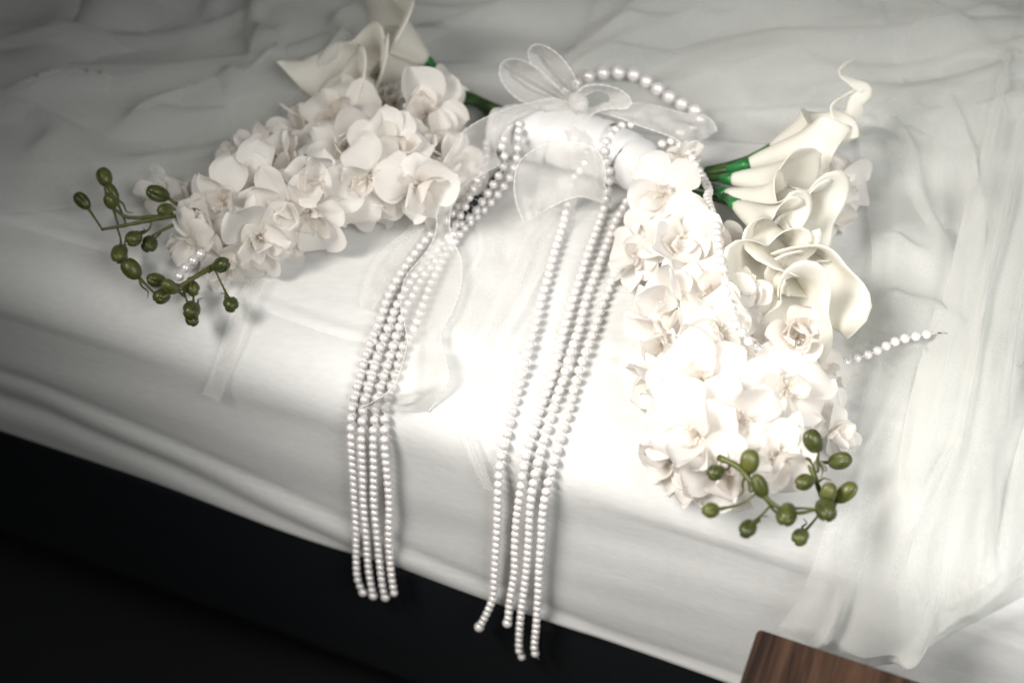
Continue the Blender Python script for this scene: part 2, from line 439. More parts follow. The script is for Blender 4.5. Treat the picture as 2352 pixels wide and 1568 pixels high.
# right side, long folds sweeping from the upper right down to the front edge
netting([[(1900, -160), (2020, -160), (2170, -160), (2370, -160), (2640, -160)], [(1985, 190), (2070, 200), (2210, 215), (2390, 205), (2640, 180)], [(2050, 430), (2130, 450), (2250, 465), (2410, 450), (2640, 430)], [(2010, 780), (2100, 800), (2230, 800), (2390, 790), (2640, 760)],
         [(1935, 1080), (2050, 1120), (2190, 1110), (2360, 1060), (2640, 980)], [(1850, 1340), (1970, 1395), (2110, 1385), (2270, 1300), (2640, 1150)], [(1785, 1442), (1950, 1510), (2065, 1509), (2270, 1405), (2640, 1240)]],
        0.012, 220, 90, 1.3, 4.6, 0.040, 2.6, TULLE2)
netting([[(2330, -160), (2420, -160), (2520, -160), (2700, -160)], [(2268, 170), (2370, 190), (2480, 200), (2700, 180)], [(2200, 540), (2320, 560), (2450, 550), (2700, 520)], [(2120, 800), (2260, 830), (2420, 810), (2700, 760)],
         [(2062, 1060), (2200, 1090), (2380, 1040), (2700, 960)], [(2062, 1300), (2180, 1310), (2340, 1230), (2700, 1120)], [(2075, 1503), (2180, 1452), (2300, 1388), (2700, 1215)]],
        0.022, 200, 70, 1.2, 3.4, 0.046, 9.7, TULLE2)
netting([[(1960, 280), (2100, 320), (2300, 330), (2640, 330)], [(1990, 470), (2150, 520), (2320, 520), (2640, 500)], [(2000, 640), (2150, 720), (2320, 740), (2640, 700)], [(1960, 800), (2130, 900), (2330, 930), (2640, 900)]],
        0.014, 100, 90, 1.8, 2.2, 0.026, 14.2, TULLE)

# ------------------------------------------------------------------ petals and flowers
def petal_verts(L, W, e0, e1, cup, ruf, ph, point, bend, nu=15, nv=11):
    """a broad rounded petal: base at the origin, reaching along +X, hollow side up"""
    V = []; S = [0.5 - 0.5 * math.cos(math.pi * (0.10 + 0.90 * i / (nu - 1))) for i in range(nu)]
    S = [(q - S[0]) / (1 - S[0]) for q in S]
    pts = []; x = z = 0.0; ps = 0.0
    for q in S:
        an = e0 + (e1 - e0) * q ** 1.2
        x += math.cos(an) * L * (q - ps); z += math.sin(an) * L * (q - ps); ps = q; pts.append((x, z, an))
    for i, (x, z, an) in enumerate(pts):
        q = S[i]; m = 0.58 + 0.06 * point
        if q < m: wd = W * (0.20 + 0.80 * math.sin(math.pi / 2 * q / m) ** 1.1)
        else: wd = W * max(0.03, (1 - ((q - m) / (1 - m)) ** (2.3 - 0.7 * point))) ** (0.5 + 0.25 * point)
        for j in range(nv):
            t = j / (nv - 1) * 2 - 1; y = t * wd
            h = cup * t * t * wd + ruf * W * math.sin(5.0 * q + ph + t * 1.5) * t * t * q - 0.05 * W * math.exp(-(t / 0.2) ** 2) * math.sin(math.pi * q)
            V.append(Vector((x - math.sin(an) * h, y + bend * L * q * q, z + math.cos(an) * h)))
    return V, grid_faces(nu, nv)
PET, PIN, SEP = [], [], []
for k in range(14):
    v, f = petal_verts(1.0, random.uniform(0.38, 0.50), R(random.uniform(20, 50)), R(random.uniform(-45, 15)), random.uniform(-0.05, 0.6), random.uniform(0.18, 0.55), random.uniform(0, 6), random.uniform(0.1, 1.2), random.uniform(-0.12, 0.12))
    PET.append(mk('petal', [a * 0.039 for a in v], f, PETAL))
for k in range(7):                                   # petals curled in
    v, f = petal_verts(1.0, random.uniform(0.3, 0.45), R(random.uniform(45, 70)), R(random.uniform(60, 120)), random.uniform(0.4, 0.75), random.uniform(0.1, 0.3), random.uniform(0, 6), random.uniform(0.1, 0.7), random.uniform(-0.15, 0.15))
    PET.append(mk('petal', [a * 0.038 for a in v], f, PETAL))
for k in range(6):                                   # slender sepals
    v, f = petal_verts(1.0, random.uniform(0.17, 0.24), R(random.uniform(10, 40)), R(random.uniform(-60, 0)), random.uniform(0.2, 0.7), random.uniform(0.2, 0.6), random.uniform(0, 6), random.uniform(0.7, 1.2), random.uniform(-0.3, 0.3))
    SEP.append(mk('sepal', [a * 0.038 for a in v], f, PETAL))
for k in range(8):
    v, f = petal_verts(1.0, random.uniform(0.28, 0.42), R(random.uniform(40, 65)), R(random.uniform(10, 95)), random.uniform(0.3, 0.8), random.uniform(0.2, 0.5), random.uniform(0, 6), random.uniform(0.0, 0.5), random.uniform(-0.2, 0.2), 11, 7)
    PIN.append(mk('inner_petal', [a * 0.0245 for a in v], f, PETAL_IN))
def throat_mesh():
    prof = [(0.001, -0.004), (0.004, -0.003), (0.006, 0.0), (0.0065, 0.004), (0.0085, 0.0085)]
    V = []
    for i, (r, z) in enumerate(prof):
        for k in range(15):
            an = 2 * math.pi * k / 15; rr = r * (1 + 0.16 * math.sin(an * 5) * i / 4)
            V.append(Vector((rr * math.cos(an), rr * math.sin(an), z + 0.0012 * math.sin(an * 7 + 1) * (i == 4))))
    return mk('orchid', V, grid_faces(5, 15, 0, True), PETAL_IN)
THROAT = throat_mesh()
def stamen_mesh(seed):
    rnd = random.Random(seed); V, F = [], []
    for k in range(20):
        an = rnd.uniform(0, 6.28); sp = rnd.uniform(0.1, 0.8); L = rnd.uniform(0.009, 0.0145)
        d = Vector((math.cos(an) * sp, math.sin(an) * sp, 1)).normalized(); o = Vector((math.cos(an), math.sin(an), 0))
        pts = [d * L * s + o * (0.003 * s * s) for s in (0, 0.3, 0.6, 0.85, 0.95, 1.0)]
        v, f = tube_geo(pts, [0.00022, 0.0002, 0.0002, 0.0002, 0.00055, 0.0003], 5, len(V)); V += v; F += f
    return mk('stamens', V, F, STAMEN)
STAM = [stamen_mesh(i) for i in range(4)]

bouquet = empty('bridal_bouquet', P(1330, 350, 0.0)); BO = ORI[bouquet.name]
tag(bouquet, 'crescent bridal bouquet of white orchids, calla lilies and green buds with satin wrapped handle', 'bouquet')
def orient(n, roll=0.0):
    q = Vector((0, 0, 1)).rotation_difference(n)
    return q @ Quaternion((0, 0, 1), roll)
def orchid(u, v, h, b, c, size, full=None):
    rnd = random.Random(int(u * 7 + v * 13))
    p = P(u, v, h); n = ((CAM - p).normalized() + RT * b * 1.1 + UP * c * 1.1).normalized()
    o = link('orchid', THROAT, bouquet); o.rotation_mode = 'QUATERNION'
    p = p - n * 0.012 * size
    o.location = p - BO; o.rotation_quaternion = orient(n, rnd.uniform(0, 6.28)); o.scale = (size,) * 3
    np_ = rnd.choice((5, 5, 6))
    for k in range(np_):
        c_ = link('petal', PET[rnd.randrange(len(PET)) if rnd.random() < 0.7 and full != 'open' else rnd.randrange(14)], o)
        an = 2 * math.pi * k / np_ + rnd.uniform(-0.22, 0.22); r0 = 0.003
        c_.rotation_euler = (rnd.uniform(-0.35, 0.35), rnd.uniform(-0.25, 0.35), an); s = rnd.uniform(0.78, 1.12)
        c_.scale = (s, s * rnd.uniform(0.95, 1.2), s); c_.location = (math.cos(an) * r0, math.sin(an) * r0, -0.001 - 0.0015 * (k % 2))
    n2 = 0 if full == 'open' else rnd.choice((2, 3, 3, 4))
    for k in range(n2):                    # a second, more upright ring makes the bloom double
        c_ = link('petal', PET[rnd.randrange(len(PET))], o)
        an = 2 * math.pi * (k + 0.5) / n2 + rnd.uniform(-0.3, 0.3)
        c_.rotation_euler = (rnd.uniform(-0.45, 0.45), rnd.uniform(-0.55, -0.05), an); s = rnd.uniform(0.6, 0.9)
        c_.scale = (s, s * rnd.uniform(0.9, 1.2), s); c_.location = (math.cos(an) * 0.002, math.sin(an) * 0.002, 0.001)
    for k in range(rnd.choice((2, 3, 4))):
        c_ = link('inner_petal', PIN[rnd.randrange(len(PIN))], o)
        an = 2 * math.pi * k / 5 + 0.6 + rnd.uniform(-0.3, 0.3)
        c_.rotation_euler = (rnd.uniform(-0.4, 0.4), rnd.uniform(-0.3, 0.3), an); s = rnd.uniform(0.8, 1.15)
        c_.scale = (s, s, s); c_.location = (math.cos(an) * 0.0025, math.sin(an) * 0.0025, 0.001)
    for k in range(rnd.choice((1, 2, 2))):
        c_ = link('sepal', SEP[rnd.randrange(6)], o); an = rnd.uniform(0, 6.28)
        c_.rotation_euler = (rnd.uniform(-0.8, 0.8), rnd.uniform(0.0, 0.5), an); c_.location = (0, 0, -0.003)
    c_ = link('stamens', STAM[rnd.randrange(4)], o); c_.location = (0, 0, 0.001)
    return o
FLOWERS = [
 # left arm
 (500, 460, .060, -.35, .1, 1.05, 'open'), (655, 482, .060, -.3, -.3, .9), (720, 420, .070, -.1, .2, 1.0), (845, 415, .070, 0, -.1, 1.05, 'open'),
 (770, 258, .060, -.1, .3, 1.0, 'open'), (985, 262, .065, .15, .05, 1.15), (905, 340, .075, 0, .2, 1.05, 'open'), (965, 440, .060, .1, -.4, .95),
 (1065, 385, .042, .3, -.1, .85), (590, 560, .045, -.2, -.7, .95), (720, 500, .050, 0, -.7, .9), (560, 345, .045, -.5, .5, .95),
 (365, 440, .022, -.6, .5, .65), (430, 560, .030, -.6, -.5, .7), (520, 620, .020, -.2, -.9, .75), (640, 345, .050, -.2, .6, 1.0),
 (860, 470, .040, 0, -.8, .9), (685, 285, .035, -.3, .7, .8), (1010, 350, .050, .3, -.2, .9), (900, 225, .042, .1, .6, .85),
 (1010, 205, .045, .4, .6, .85), (790, 340, .060, 0, .1, .9), (600, 430, .050, -.2, 0, .95), (985, 462, .030, .3, -.6, .7),
 (470, 520, .035, -.5, -.3, .7), (640, 560, .030, 0, -.9, .8),
 # right arm
 (1522, 445, .072, -.2, .1, .98, 'open'), (1568, 350, .050, .1, .7, .62), (1560, 570, .070, -.3, 0, 1.05), (1450, 590, .040, -.8, .1, .75),
 (1675, 585, .055, .2, .1, .68), (1640, 680, .075, .1, 0, .95, 'open'), (1540, 700, .065, -.5, 0, 1.05), (1660, 765, .070, .1, 0, .9),
 (1510, 790, .045, -.8, -.1, 1.0), (1610, 875, .075, -.1, 0, 1.0, 'open'), (1815, 885, .075, .2, .1, 1.0, 'open'), (1535, 930, .050, -.7, -.2, 1.0),
 (1700, 970, .070, .1, -.1, .95, 'open'), (1590, 1010, .065, -.4, -.3, 1.0), (1525, 1050, .035, -.9, -.4, .85), (1790, 1060, .055, 0, -.3, .9),
 (1660, 1110, .050, -.2, -.6, .9), (1600, 1110, .030, -.6, -.7, .75), (1925, 1000, .030, .7, -.2, .6), (1895, 880, .030, .9, 0, .8),
 (1930, 430, .040, .7, .2, 1.0), (1920, 490, .035, .8, -.1, .8), (1740, 830, .050, 0, 0, .85),
 (1715, 690, .066, .1, 0, .7), (1870, 940, .045, .5, -.3, .8), (1500, 880, .030, -.9, -.1, .9), (1600, 640, .055, 0, 0, .9), (1600, 800, .06, 0, 0, .9), (1720, 900, .055, 0, 0, .9),
]
for f in FLOWERS: orchid(*f)
def rose(u, v, h, b, c, size):          # small peach cup of curled petals round a tuft of stamens
    p = P(u, v, h); n = ((CAM - p).normalized() + RT * b + UP * c).normalized()
    o = link('rose', THROAT, bouquet); o.rotation_mode = 'QUATERNION'; o.location = p - n * 0.014 - BO; o.rotation_quaternion = orient(n); o.scale = (size,) * 3
    o['label'] = 'small cream rose below the calla lilies'
    for k in range(9):
        q = link('petal', PIN[k % len(PIN)], o); an = 2.4 * k; ring = k // 5
        q.rotation_euler = (0.1 * math.sin(k * 2.0), -0.25 - 0.1 * ring, an); sc = 1.15 if ring == 0 else 0.9
        q.scale = (sc, sc * 1.35, sc); q.location = (math.cos(an) * 0.004, math.sin(an) * 0.004, 0)
    q = link('stamens', STAM[1], o); q.scale = (1.25,) * 3
rose(1832, 772, .082, 0, .1, 1.0)

# ------------------------------------------------------------------ callas
def calla(base, mouth, tip, width, ruf=0.10, curl=0.0, roll_out=0.5, ph=0.0, stem_to=None, calyx=True):
    B, M, T = P(*base), P(*mouth), P(*tip); width *= 0.8; ruf *= 1.5
    z = (M - B).normalized(); L = (M - B).length
    tv = T - M; x = tv - z * tv.dot(z); x = x.normalized() if x.length > 1e-4 else z.orthogonal().normalized(); y = z.cross(x)
    tz, tx = tv.dot(z), tv.dot(x)
    nu, nv = 26, 41
    V = []
    for i in range(nu):
        s = i / (nu - 1)
        for j in range(nv):
            f = j / (nv - 1) * 2 - 1; ph_ = f * math.pi * 1.10
            spiral = 1 + 0.10 * f
            cs = (1 + math.cos(max(-math.pi, min(math.pi, ph_)))) / 2
            hr = L * (0.80 + 0.22 * cs ** 1.2)
            r = 0.0042 + (width * 0.52 - 0.0042) * s ** 0.75
            fl = width * 0.42 * s ** 5 * (0.45 + 0.55 * cs) + width * ruf * math.sin(2 * ph_ + ph) * s ** 4 + width * ruf * 0.6 * math.sin(3 * ph_ + ph * 2) * s ** 5
            rr = (r + fl) * spiral
            zz = hr * s - roll_out * width * 0.5 * s ** 7 * (1 - 0.5 * cs)
            w_ = math.exp(-(ph_ / (0.42 + 0.25 * (1 - s))) ** 2) * max(0, (s - 0.55) / 0.45) ** 2.0
            px = rr * math.cos(ph_); py = rr * math.sin(ph_)
            # the pointed tip is drawn out of the rim towards T
            py = py * (1 - 0.75 * w_ * s ** 3)
            px = px + (tx - px) * w_ * (1 if s > 0.55 else 0)
            zz = zz + (L + tz - zz) * w_
            py += curl * math.sin(w_ * 5.2) * w_
            V.append(B + x * px + y * py + z * zz)
    bm = bmesh.new()
    vs_ = [bm.verts.new(v - B) for v in V]
    for fc in grid_faces(nu, nv): bm.faces.new([vs_[k] for k in fc])
    bm.normal_update()
    bmesh.ops.solidify(bm, geom=bm.faces[:], thickness=0.0008)
    me = bpy.data.meshes.new('calla_lily'); bm.to_mesh(me); bm.free(); me.materials.append(FOAM)
    me.polygons.foreach_set('use_smooth', [True] * len(me.polygons))
    o = link('calla_lily', me, bouquet); o.location = B - BO; ORI[o.name] = B
    # spadix
    sp = [B + z * (L * k) for k in (0.10, 0.25, 0.38, 0.48, 0.51)]
    tube('spadix', sp, [0.002, 0.003, 0.003, 0.0026, 0.001], FOAM, o, 8)
    if stem_to:
        S = [P(*q) for q in stem_to]
        if calyx:
            c0 = B - (B - S[0]).normalized() * 0.002
            d = (S[0] - B).normalized()
            cp = [B + z * 0.004, B + d * 0.001, B + d * 0.010, B + d * 0.017]
            tube('calyx', cp, [0.0062, 0.0055, 0.0042, 0.0034], CALYX, o, 12)
        tube('stem', spline([B + z * 0.006] + S, 16), 0.0032, STEM, o, 10)
    return o
# left arm
calla((982, 142, .040), (850, 50, .075), (790, -50, .095), .078, .16, .004, .5, .4, [(1050, 215, .025), (1160, 262, .03)])
calla((968, 168, .036), (775, 150, .064), (634, 150, .070), .066, .14, .004, .5, 1.2, [(1050, 225, .02), (1160, 270, .025)])
calla((900, 226, .034), (748, 208, .058), (638, 233, .058), .056, .12, -.003, .5, 2.0, [(1040, 240, .018), (1160, 278, .02)])
# right arm
def curled_tip(o, path, w0):             # long drawn-out point of the spathe, twisting like a ribbon
    q = resample(spline([P(*p) for p in path], 80), n=44)
    v, f = tube_geo(q, [w0 * (1 - i / 43) ** 0.75 + 0.0004 for i in range(44)], 12, twist=0.075, flat=0.22)
    worldobj('spathe_tip', v, f, FOAM, o, origin=q[0])
o = calla((1765, 348, .040), (1885, 285, .058), (1966, 245, .066), .034, .10, .003, .3, .5, [(1700, 372, .036), (1620, 392, .03)])
curled_tip(o, [(1945, 285, .062), (1962, 258, .066), (1968, 232, .070), (1990, 209, .076), (1960, 191, .082), (1930, 170, .088), (1940, 149, .092), (1966, 134, .096)], .0085)
o = calla((1712, 379, .045), (1905, 325, .066), (1962, 300, .080), .042, .10, .003, .3, 1.0, [(1670, 390, .036), (1600, 400, .03)])
curled_tip(o, [(1948, 322, .074), (1945, 292, .080), (1925, 268, .086), (1912, 247, .092), (1932, 223, .098), (1966, 205, .104)], .0105)
calla((1678, 411, .050), (1850, 410, .078), (1884, 345, .085), .036, .16, .004, .4, 2.2, [(1650, 410, .040), (1590, 412, .03)])
calla((1662, 445, .048), (1822, 480, .072), (1862, 570, .085), .038, .16, .004, .5, .2, [(1640, 430, .040), (1585, 420, .03)])
calla((1735, 475, .060), (1772, 625, .082), (1716, 732, .090), .046, .20, .004, .6, 1.7)
calla((1780, 430, .055), (1885, 530, .072), (1920, 602, .070), .046, .20, .004, .6, 2.8)
calla((1690, 470, .062), (1812, 545, .090), (1838, 640, .092), .040, .20, .003, .5, 2.4, [(1650, 440, .045), (1590, 420, .03)])
calla((1815, 520, .052), (1890, 675, .072), (1956, 772, .066), .048, .20, .004, .6, .9)
calla((1785, 600, .050), (1838, 760, .062), (1880, 850, .056), .048, .18, .002, .5, 3.4)
# further green stems running into the handle
for S in ([(1000, 190, .02), (1060, 212, .028), (1165, 258, .032)], [(960, 230, .02), (1070, 235, .02), (1170, 275, .022)], [(980, 260, .015), (1080, 248, .014), (1170, 285, .016)],
          [(1000, 250, .03), (1085, 232, .032), (1180, 266, .036)], [(990, 345, .02), (1090, 320, .02), (1190, 310, .022)], [(1000, 400, .012), (1090, 345, .015), (1190, 325, .018)]):
    tube('stem', spline([P(*q) for q in S], 14), 0.0034, STEM, bouquet, 10)
for S in ([(1500, 400, .03), (1580, 440, .03), (1660, 460, .03), (1720, 480, .025)], [(1500, 400, .028), (1560, 520, .03), (1600, 660, .03), (1640, 800, .03)], [(1510, 400, .024), (1600, 520, .028), (1700, 680, .03), (1780, 860, .03)]):
    tube('stem', spline([P(*q) for q in S], 16), 0.0034, STEM, bouquet, 10)
for S in ([(1060, 380, .02), (960, 400, .03), (760, 430, .03), (560, 480, .03)], [(1060, 340, .02), (900, 330, .03), (740, 360, .03), (600, 420, .03)]):
    tube('stem', spline([P(*q) for q in S], 16), 0.0034, STEM, bouquet, 10)

# ------------------------------------------------------------------ bud sprays
def bud_mesh(seed):
    rnd = random.Random(seed); V = []; nu, nv = 14, 36
    for i in range(nu):
        s = i / (nu - 1); an = math.pi * s
        r = math.sin(an) ** 0.85 * (0.80 + 0.22 * s); z = -math.cos(an) * 1.34
        for k in range(nv):
            a = 2 * math.pi * k / nv
            g = 1 - 0.34 * (0.5 + 0.5 * math.cos(a * 3)) ** 9 * (0.25 + 0.75 * s)
            V.append(Vector((r * g * math.cos(a), r * g * math.sin(a), z)) * 0.0064)
    return mk('bud', V, grid_faces(nu, nv, 0, True), BUD)
BUDS = [bud_mesh(i) for i in range(3)]
def spray(stem, buds, extra=(), thick=0.0021):
    S = spline([P(*q) for q in stem], 24)
    o = tube('bud_spray', S, [thick * (1.25 - 0.7 * i / 23) * (1 + 0.12 * math.sin(i * 2.3)) for i in range(24)], TWIG, bouquet, 9)
    B0 = ORI[o.name]
    for ex in extra:
        tube('branch', spline([P(*q) for q in ex], 14), [0.0016 * (1.2 - 0.5 * i / 13) for i in range(14)], TWIG, o, 8)
    allp = S + [p for ex in extra for p in spline([P(*q) for q in ex], 14)]
    for i, (u, v, h, sc, du, dv) in enumerate(buds):
        p = P(u, v, h)
        # the growing direction, as a shift of the photograph's point, lifted a little
        d = (P(u + du, v + dv, h + 0.004) - p).normalized()
        b = link('bud', BUDS[i % 3], o); b.rotation_mode = 'QUATERNION'; b.rotation_quaternion = orient(d, i * 1.3)
        sc *= random.Random(i * 31 + int(u)).uniform(0.85, 1.12); b.location = p - B0; b.scale = (sc, sc, sc * (1.0 + 0.12 * ((i * 7) % 3 - 1)))
        root = p - d * 0.0075 * sc
        q = min(allp, key=lambda s: (s - (p - d * 0.03)).length)
        mid = root.lerp(q, 0.45) - d * 0.006 + Vector((0, 0, -0.003))
        tube('pedicel', spline([q, mid, root + d * 0.001], 12), [0.0008 + 0.0008 * (k / 11) ** 4 for k in range(12)], TWIG, o, 7)
        if i % 2 == 0:       # little hooked bract
            sd = d.cross(Vector((0, 0, 1))).normalized() * (1 if i % 4 else -1)
            tube('bract', spline([root, root - d * 0.006 + sd * 0.003, root - d * 0.013 + sd * 0.002 , root - d * 0.017 + sd * 0.006], 10), [0.0012 * (1 - k / 10) + 0.0001 for k in range(10)], TWIG, o, 6)
    return o
spray([(470, 478, .045), (401, 494, .045), (343, 506, .043), (284, 518, .04), (234, 527, .038)],
      [(240, 407, .05, 1.05, -6, -20), (189, 462, .045, .95, -14, -16), (257, 442, .048, 1.0, -10, -16), (254, 463, .055, 1.0, -4, -10), (363, 445, .052, 1.12, -16, -6), (380, 481, .058, 1.0, -16, 4),
       (308, 547, .048, 1.1, -14, 8), (343, 560, .036, 1.1, -4, 10), (275, 582, .03, 1.1, -4, 18)], [[(470, 488, .04), (402, 515, .035), (350, 541, .035)], [(401, 494, .045), (300, 500, .045), (262, 480, .048)]])
spray([(500, 605, .03), (460, 629, .032), (416, 656, .032), (372, 685, .03)],
      [(302, 618, .03, 1.15, -14, -16), (360, 644, .028, 1.05, -14, -4), (391, 659, .04, 1.0, -8, -6), (372, 680, .026, 1.2, -16, 6), (440, 711, .03, 1.1, -4, 10), (441, 731, .022, 1.0, 4, 16), (530, 698, .026, 1.2, 4, 14), (507, 609, .04, 1.0, 10, -4), (440, 661, .022, 1.0, 8, 10)])
spray([(1822, 965, .055), (1848, 1032, .058), (1865, 1078, .058), (1881, 1123, .055), (1895, 1160, .05)],
      [(1868, 1013, .07, 1.15, -6, -14), (1929, 1058, .055, 1.15, 16, -4), (1942, 1131, .055, 1.0, 14, -12), (1903, 1131, .062, .95, 4, -14), (1849, 1106, .066, 1.1, -18, 6), (1897, 1168, .06, 1.15, 4, 12), (1839, 1232, .05, 1.0, -10, 14)], thick=0.0024)
spray([(1650, 1050, .075), (1694, 1071, .078), (1726, 1107, .078), (1755, 1139, .075), (1785, 1163, .07), (1830, 1178, .066), (1893, 1165, .062)],
      [(1722, 1060, .080, 1.05, 2, -16), (1645, 1084, .078, 1.1, -14, 4), (1745, 1116, .080, .95, -6, -14), (1633, 1171, .075, 1.0, -20, 2), (1718, 1213, .07, 1.1, -12, 16), (1807, 1180, .066, 1.15, -4, 12)], thick=0.0019)

# ------------------------------------------------------------------ satin wrapped handle
HC = spline([P(*q) for q in [(1130, 292, .034), (1200, 302, .036), (1280, 316, .038), (1370, 338, .038), (1450, 372, .038), (1530, 425, .034)]], 60)
def handle_r(s): return 0.0185 + 0.005 * math.sin(math.pi * min(1, max(0, s * 1.05))) ** 0.7
core = tube('handle', HC, [handle_r(i / 59) - 0.0015 for i in range(60)], SATIN, bouquet, 28)
core['label'] = 'handle wrapped in white satin ribbon'
nb = 9
for k in range(nb):                       # overlapping slanted turns of ribbon
    V = []; c = 0.14 + 0.76 * k / (nb - 1); wd = 0.075; sl = random.uniform(0.028, 0.05) * (1 if k % 3 else -0.6)
    rows = 9
    for i in range(rows):
        for j in range(40):
            an = 2 * math.pi * j / 40
            s = c + wd * (i / (rows - 1) - 0.5) * 1.9 + sl * math.sin(an + k)
            s = min(0.985, max(0.0, s)); x = s * 59; q = min(int(x), 58); p = HC[q].lerp(HC[q + 1], x - q)
            t = (HC[q + 1] - HC[q]).normalized(); a = (Vector((0, 0, 1)) - t * t.z).normalized(); b = t.cross(a)
            e = i / (rows - 1)
            r = handle_r(s) + 0.0004 + 0.0026 * e + (-0.0020 if i == rows - 1 else 0) + 0.0006 * noise.noise(Vector((an * 2, k * 3.0, e * 6)))
            V.append(p + a * (r * math.cos(an)) + b * (r * math.sin(an)))
    worldobj('ribbon_wrap', V, grid_faces(rows, 40, 0, True), SATIN, core)

# ------------------------------------------------------------------ organza ribbons
def cord(parent, pts, r=0.00052):
    L = sum((b - a).length for a, b in zip(pts, pts[1:])); n = max(12, int(L / 0.0009))
    q = resample(pts, n=n)
    tube('edge_cord', q, [r * (1 + 0.12 * math.sin(i * 1.3)) for i in range(n)], CORD, parent, 6, twist=0.45, flat=0.6)
def ribbon(name, A, B, parent=None, off=0.006, nl=70, nc=14, bulge=0.0, disp=None, cords='AB', mat=None):
    A = [pt(a, off) for a in A]; B = [pt(b, off) for b in B]
    o, a, b = ruled(name, A, B, nl, nc, mat or ORGANZA, parent, disp, bulge, origin=None)
    if 'A' in cords: cord(o, a)
    if 'B' in cords: cord(o, b)
    return o
def crinkle(amp, f1, seed): 
    return lambda p, g, s: amp * noise.noise(Vector((g * f1, s * 3.0, seed))) * math.sin(math.pi * s) + amp * 0.25 * noise.noise(p * 35)
bow = empty('organza_bow', P(1330, 250, .05)); tag(bow, 'sheer white organza bow with corded edges tied on the bouquet handle', 'bow')
# two upright loops behind
def loop(fr, bk, parent=bow, bulge=0.006):     # front edge path and back edge path of a ribbon loop
    o = ribbon('loop', fr, bk, parent, nl=90, nc=12, bulge=bulge, disp=crinkle(0.003, 9, random.random() * 9))
    return o
def drop_loop(fr, tip, drop):          # a teardrop loop: corded rim, the sheer band sagging in towards its middle line
    k0 = Vector(fr[0]).lerp(Vector(fr[-1]), 0.5); bk = []
    for q in fr:
        q = Vector(q); ax = Vector(tip) - k0; t = min(0.86, max(0.02, (q - k0).dot(ax) / ax.dot(ax)))
        m = q.lerp(k0 + ax * t, 0.82); bk.append((m.x, m.y, max(0.05, m.z - drop)))
    return loop(fr, bk, bulge=0.003)
drop_loop([(1314, 234, .062), (1266, 186, .080), (1233, 156, .090), (1202, 140, .092), (1172, 136, .088), (1150, 150, .080), (1152, 185, .070), (1190, 228, .062), (1250, 248, .058), (1312, 246, .060)], (1152, 150, .08), 0.012)
drop_loop([(1328, 222, .064), (1327, 198, .080), (1312, 162, .096), (1285, 128, .106), (1254, 107, .110), (1230, 103, .106), (1214, 116, .098), (1220, 146, .084), (1255, 182, .072), (1318, 228, .062)], (1218, 104, .10), 0.012)
# round loop at the front right
loop([(1318, 236, .066), (1326, 212, .078), (1350, 197, .084), (1385, 196, .086), (1420, 205, .084), (1444, 222, .080), (1449, 240, .074), (1434, 250, .070), (1405, 250, .068), (1370, 258, .066), (1342, 282, .062), (1330, 300, .058)],
     [(1322, 240, .060), (1334, 228, .064), (1350, 216, .066), (1372, 208, .066), (1396, 214, .066), (1402, 230, .064), (1394, 240, .062), (1380, 246, .061), (1362, 250, .060), (1340, 258, .060), (1318, 276, .060), (1300, 300, .058)], bulge=0.004)
# small knot
kn = spline([P(1318, 222, .068), P(1330, 236, .074), P(1340, 252, .068)], 14)
tube('knot', kn, [0.004 + 0.004 * math.sin(math.pi * i / 13) for i in range(14)], ORGANZA, bow, 14)
# strap over the handle under the knot
ribbon('strap', [(1300, 244, .064), (1296, 290, .060), (1306, 340, .056), (1312, 380, .040)], [(1346, 246, .064), (1352, 292, .060), (1362, 344, .056), (1372, 390, .040)], bow, nl=40, bulge=0.002)
# left tail: arches over the stems, turns back and falls down over the pearls
ribbon('tail', [(1314, 238, .066), (1266, 226, .074), (1221, 236, .076), (1175, 247, .078), (1120, 268, .078), (1068, 299, .076), (1041, 336, .072), (1011, 387, .066), (998, 418, .060), (998, 470, .048), (1003, 520, .036), (985, 570, .022), (940, 625, .014), (925, 656, .013), (921, 705, .013), (932, 758, .013), (935, 793, .013), (914, 864, .015), (886, 904, .012), (828, 937, -.012)],
       [(1326, 252, .062), (1296, 258, .062), (1250, 262, .060), (1212, 268, .058), (1164, 293, .056), (1142, 330, .054), (1139, 356, .053), (1148, 376, .054), (1114, 397, .058), (1068, 424, .058), (1047, 456, .050), (1034, 495, .036), (1036, 540, .024), (1060, 600, .014), (1058, 660, .013), (1041, 712, .013), (1013, 770, .013), (1026, 832, .015), (1028, 880, .010), (985, 945, -.014)], bow, nl=200, nc=18, disp=crinkle(0.004, 16, 2.2))
# right tail
ribbon('tail', [(1368, 250, .066), (1449, 238, .066), (1495, 241, .064), (1541, 253, .060), (1580, 262, .056), (1617, 266, .052), (1638, 281, .046), (1647, 302, .040)],
       [(1378, 258, .060), (1425, 272, .060), (1464, 287, .060), (1490, 296, .060), (1520, 306, .060), (1547, 317, .060), (1568, 329, .056), (1600, 330, .046)], bow, nl=80, nc=16, disp=crinkle(0.006, 8, 4.1))
# low loop lying in front of the handle
ribbon('loop', [(1203, 508, .020), (1187, 470, .034), (1181, 424, .050), (1190, 378, .062), (1212, 354, .066), (1251, 332, .070), (1297, 326, .072), (1343, 332, .072), (1373, 348, .068), (1388, 378, .060), (1392, 420, .048)],
       [(1240, 498, .014), (1243, 488, .016), (1252, 482, .018), (1268, 474, .020), (1282, 467, .022), (1300, 459, .024), (1327, 452, .026), (1345, 453, .026), (1358, 457, .026), (1372, 461, .026), (1386, 467, .025)], bow, nl=90, nc=20, disp=crinkle(0.006, 7, 6.2))
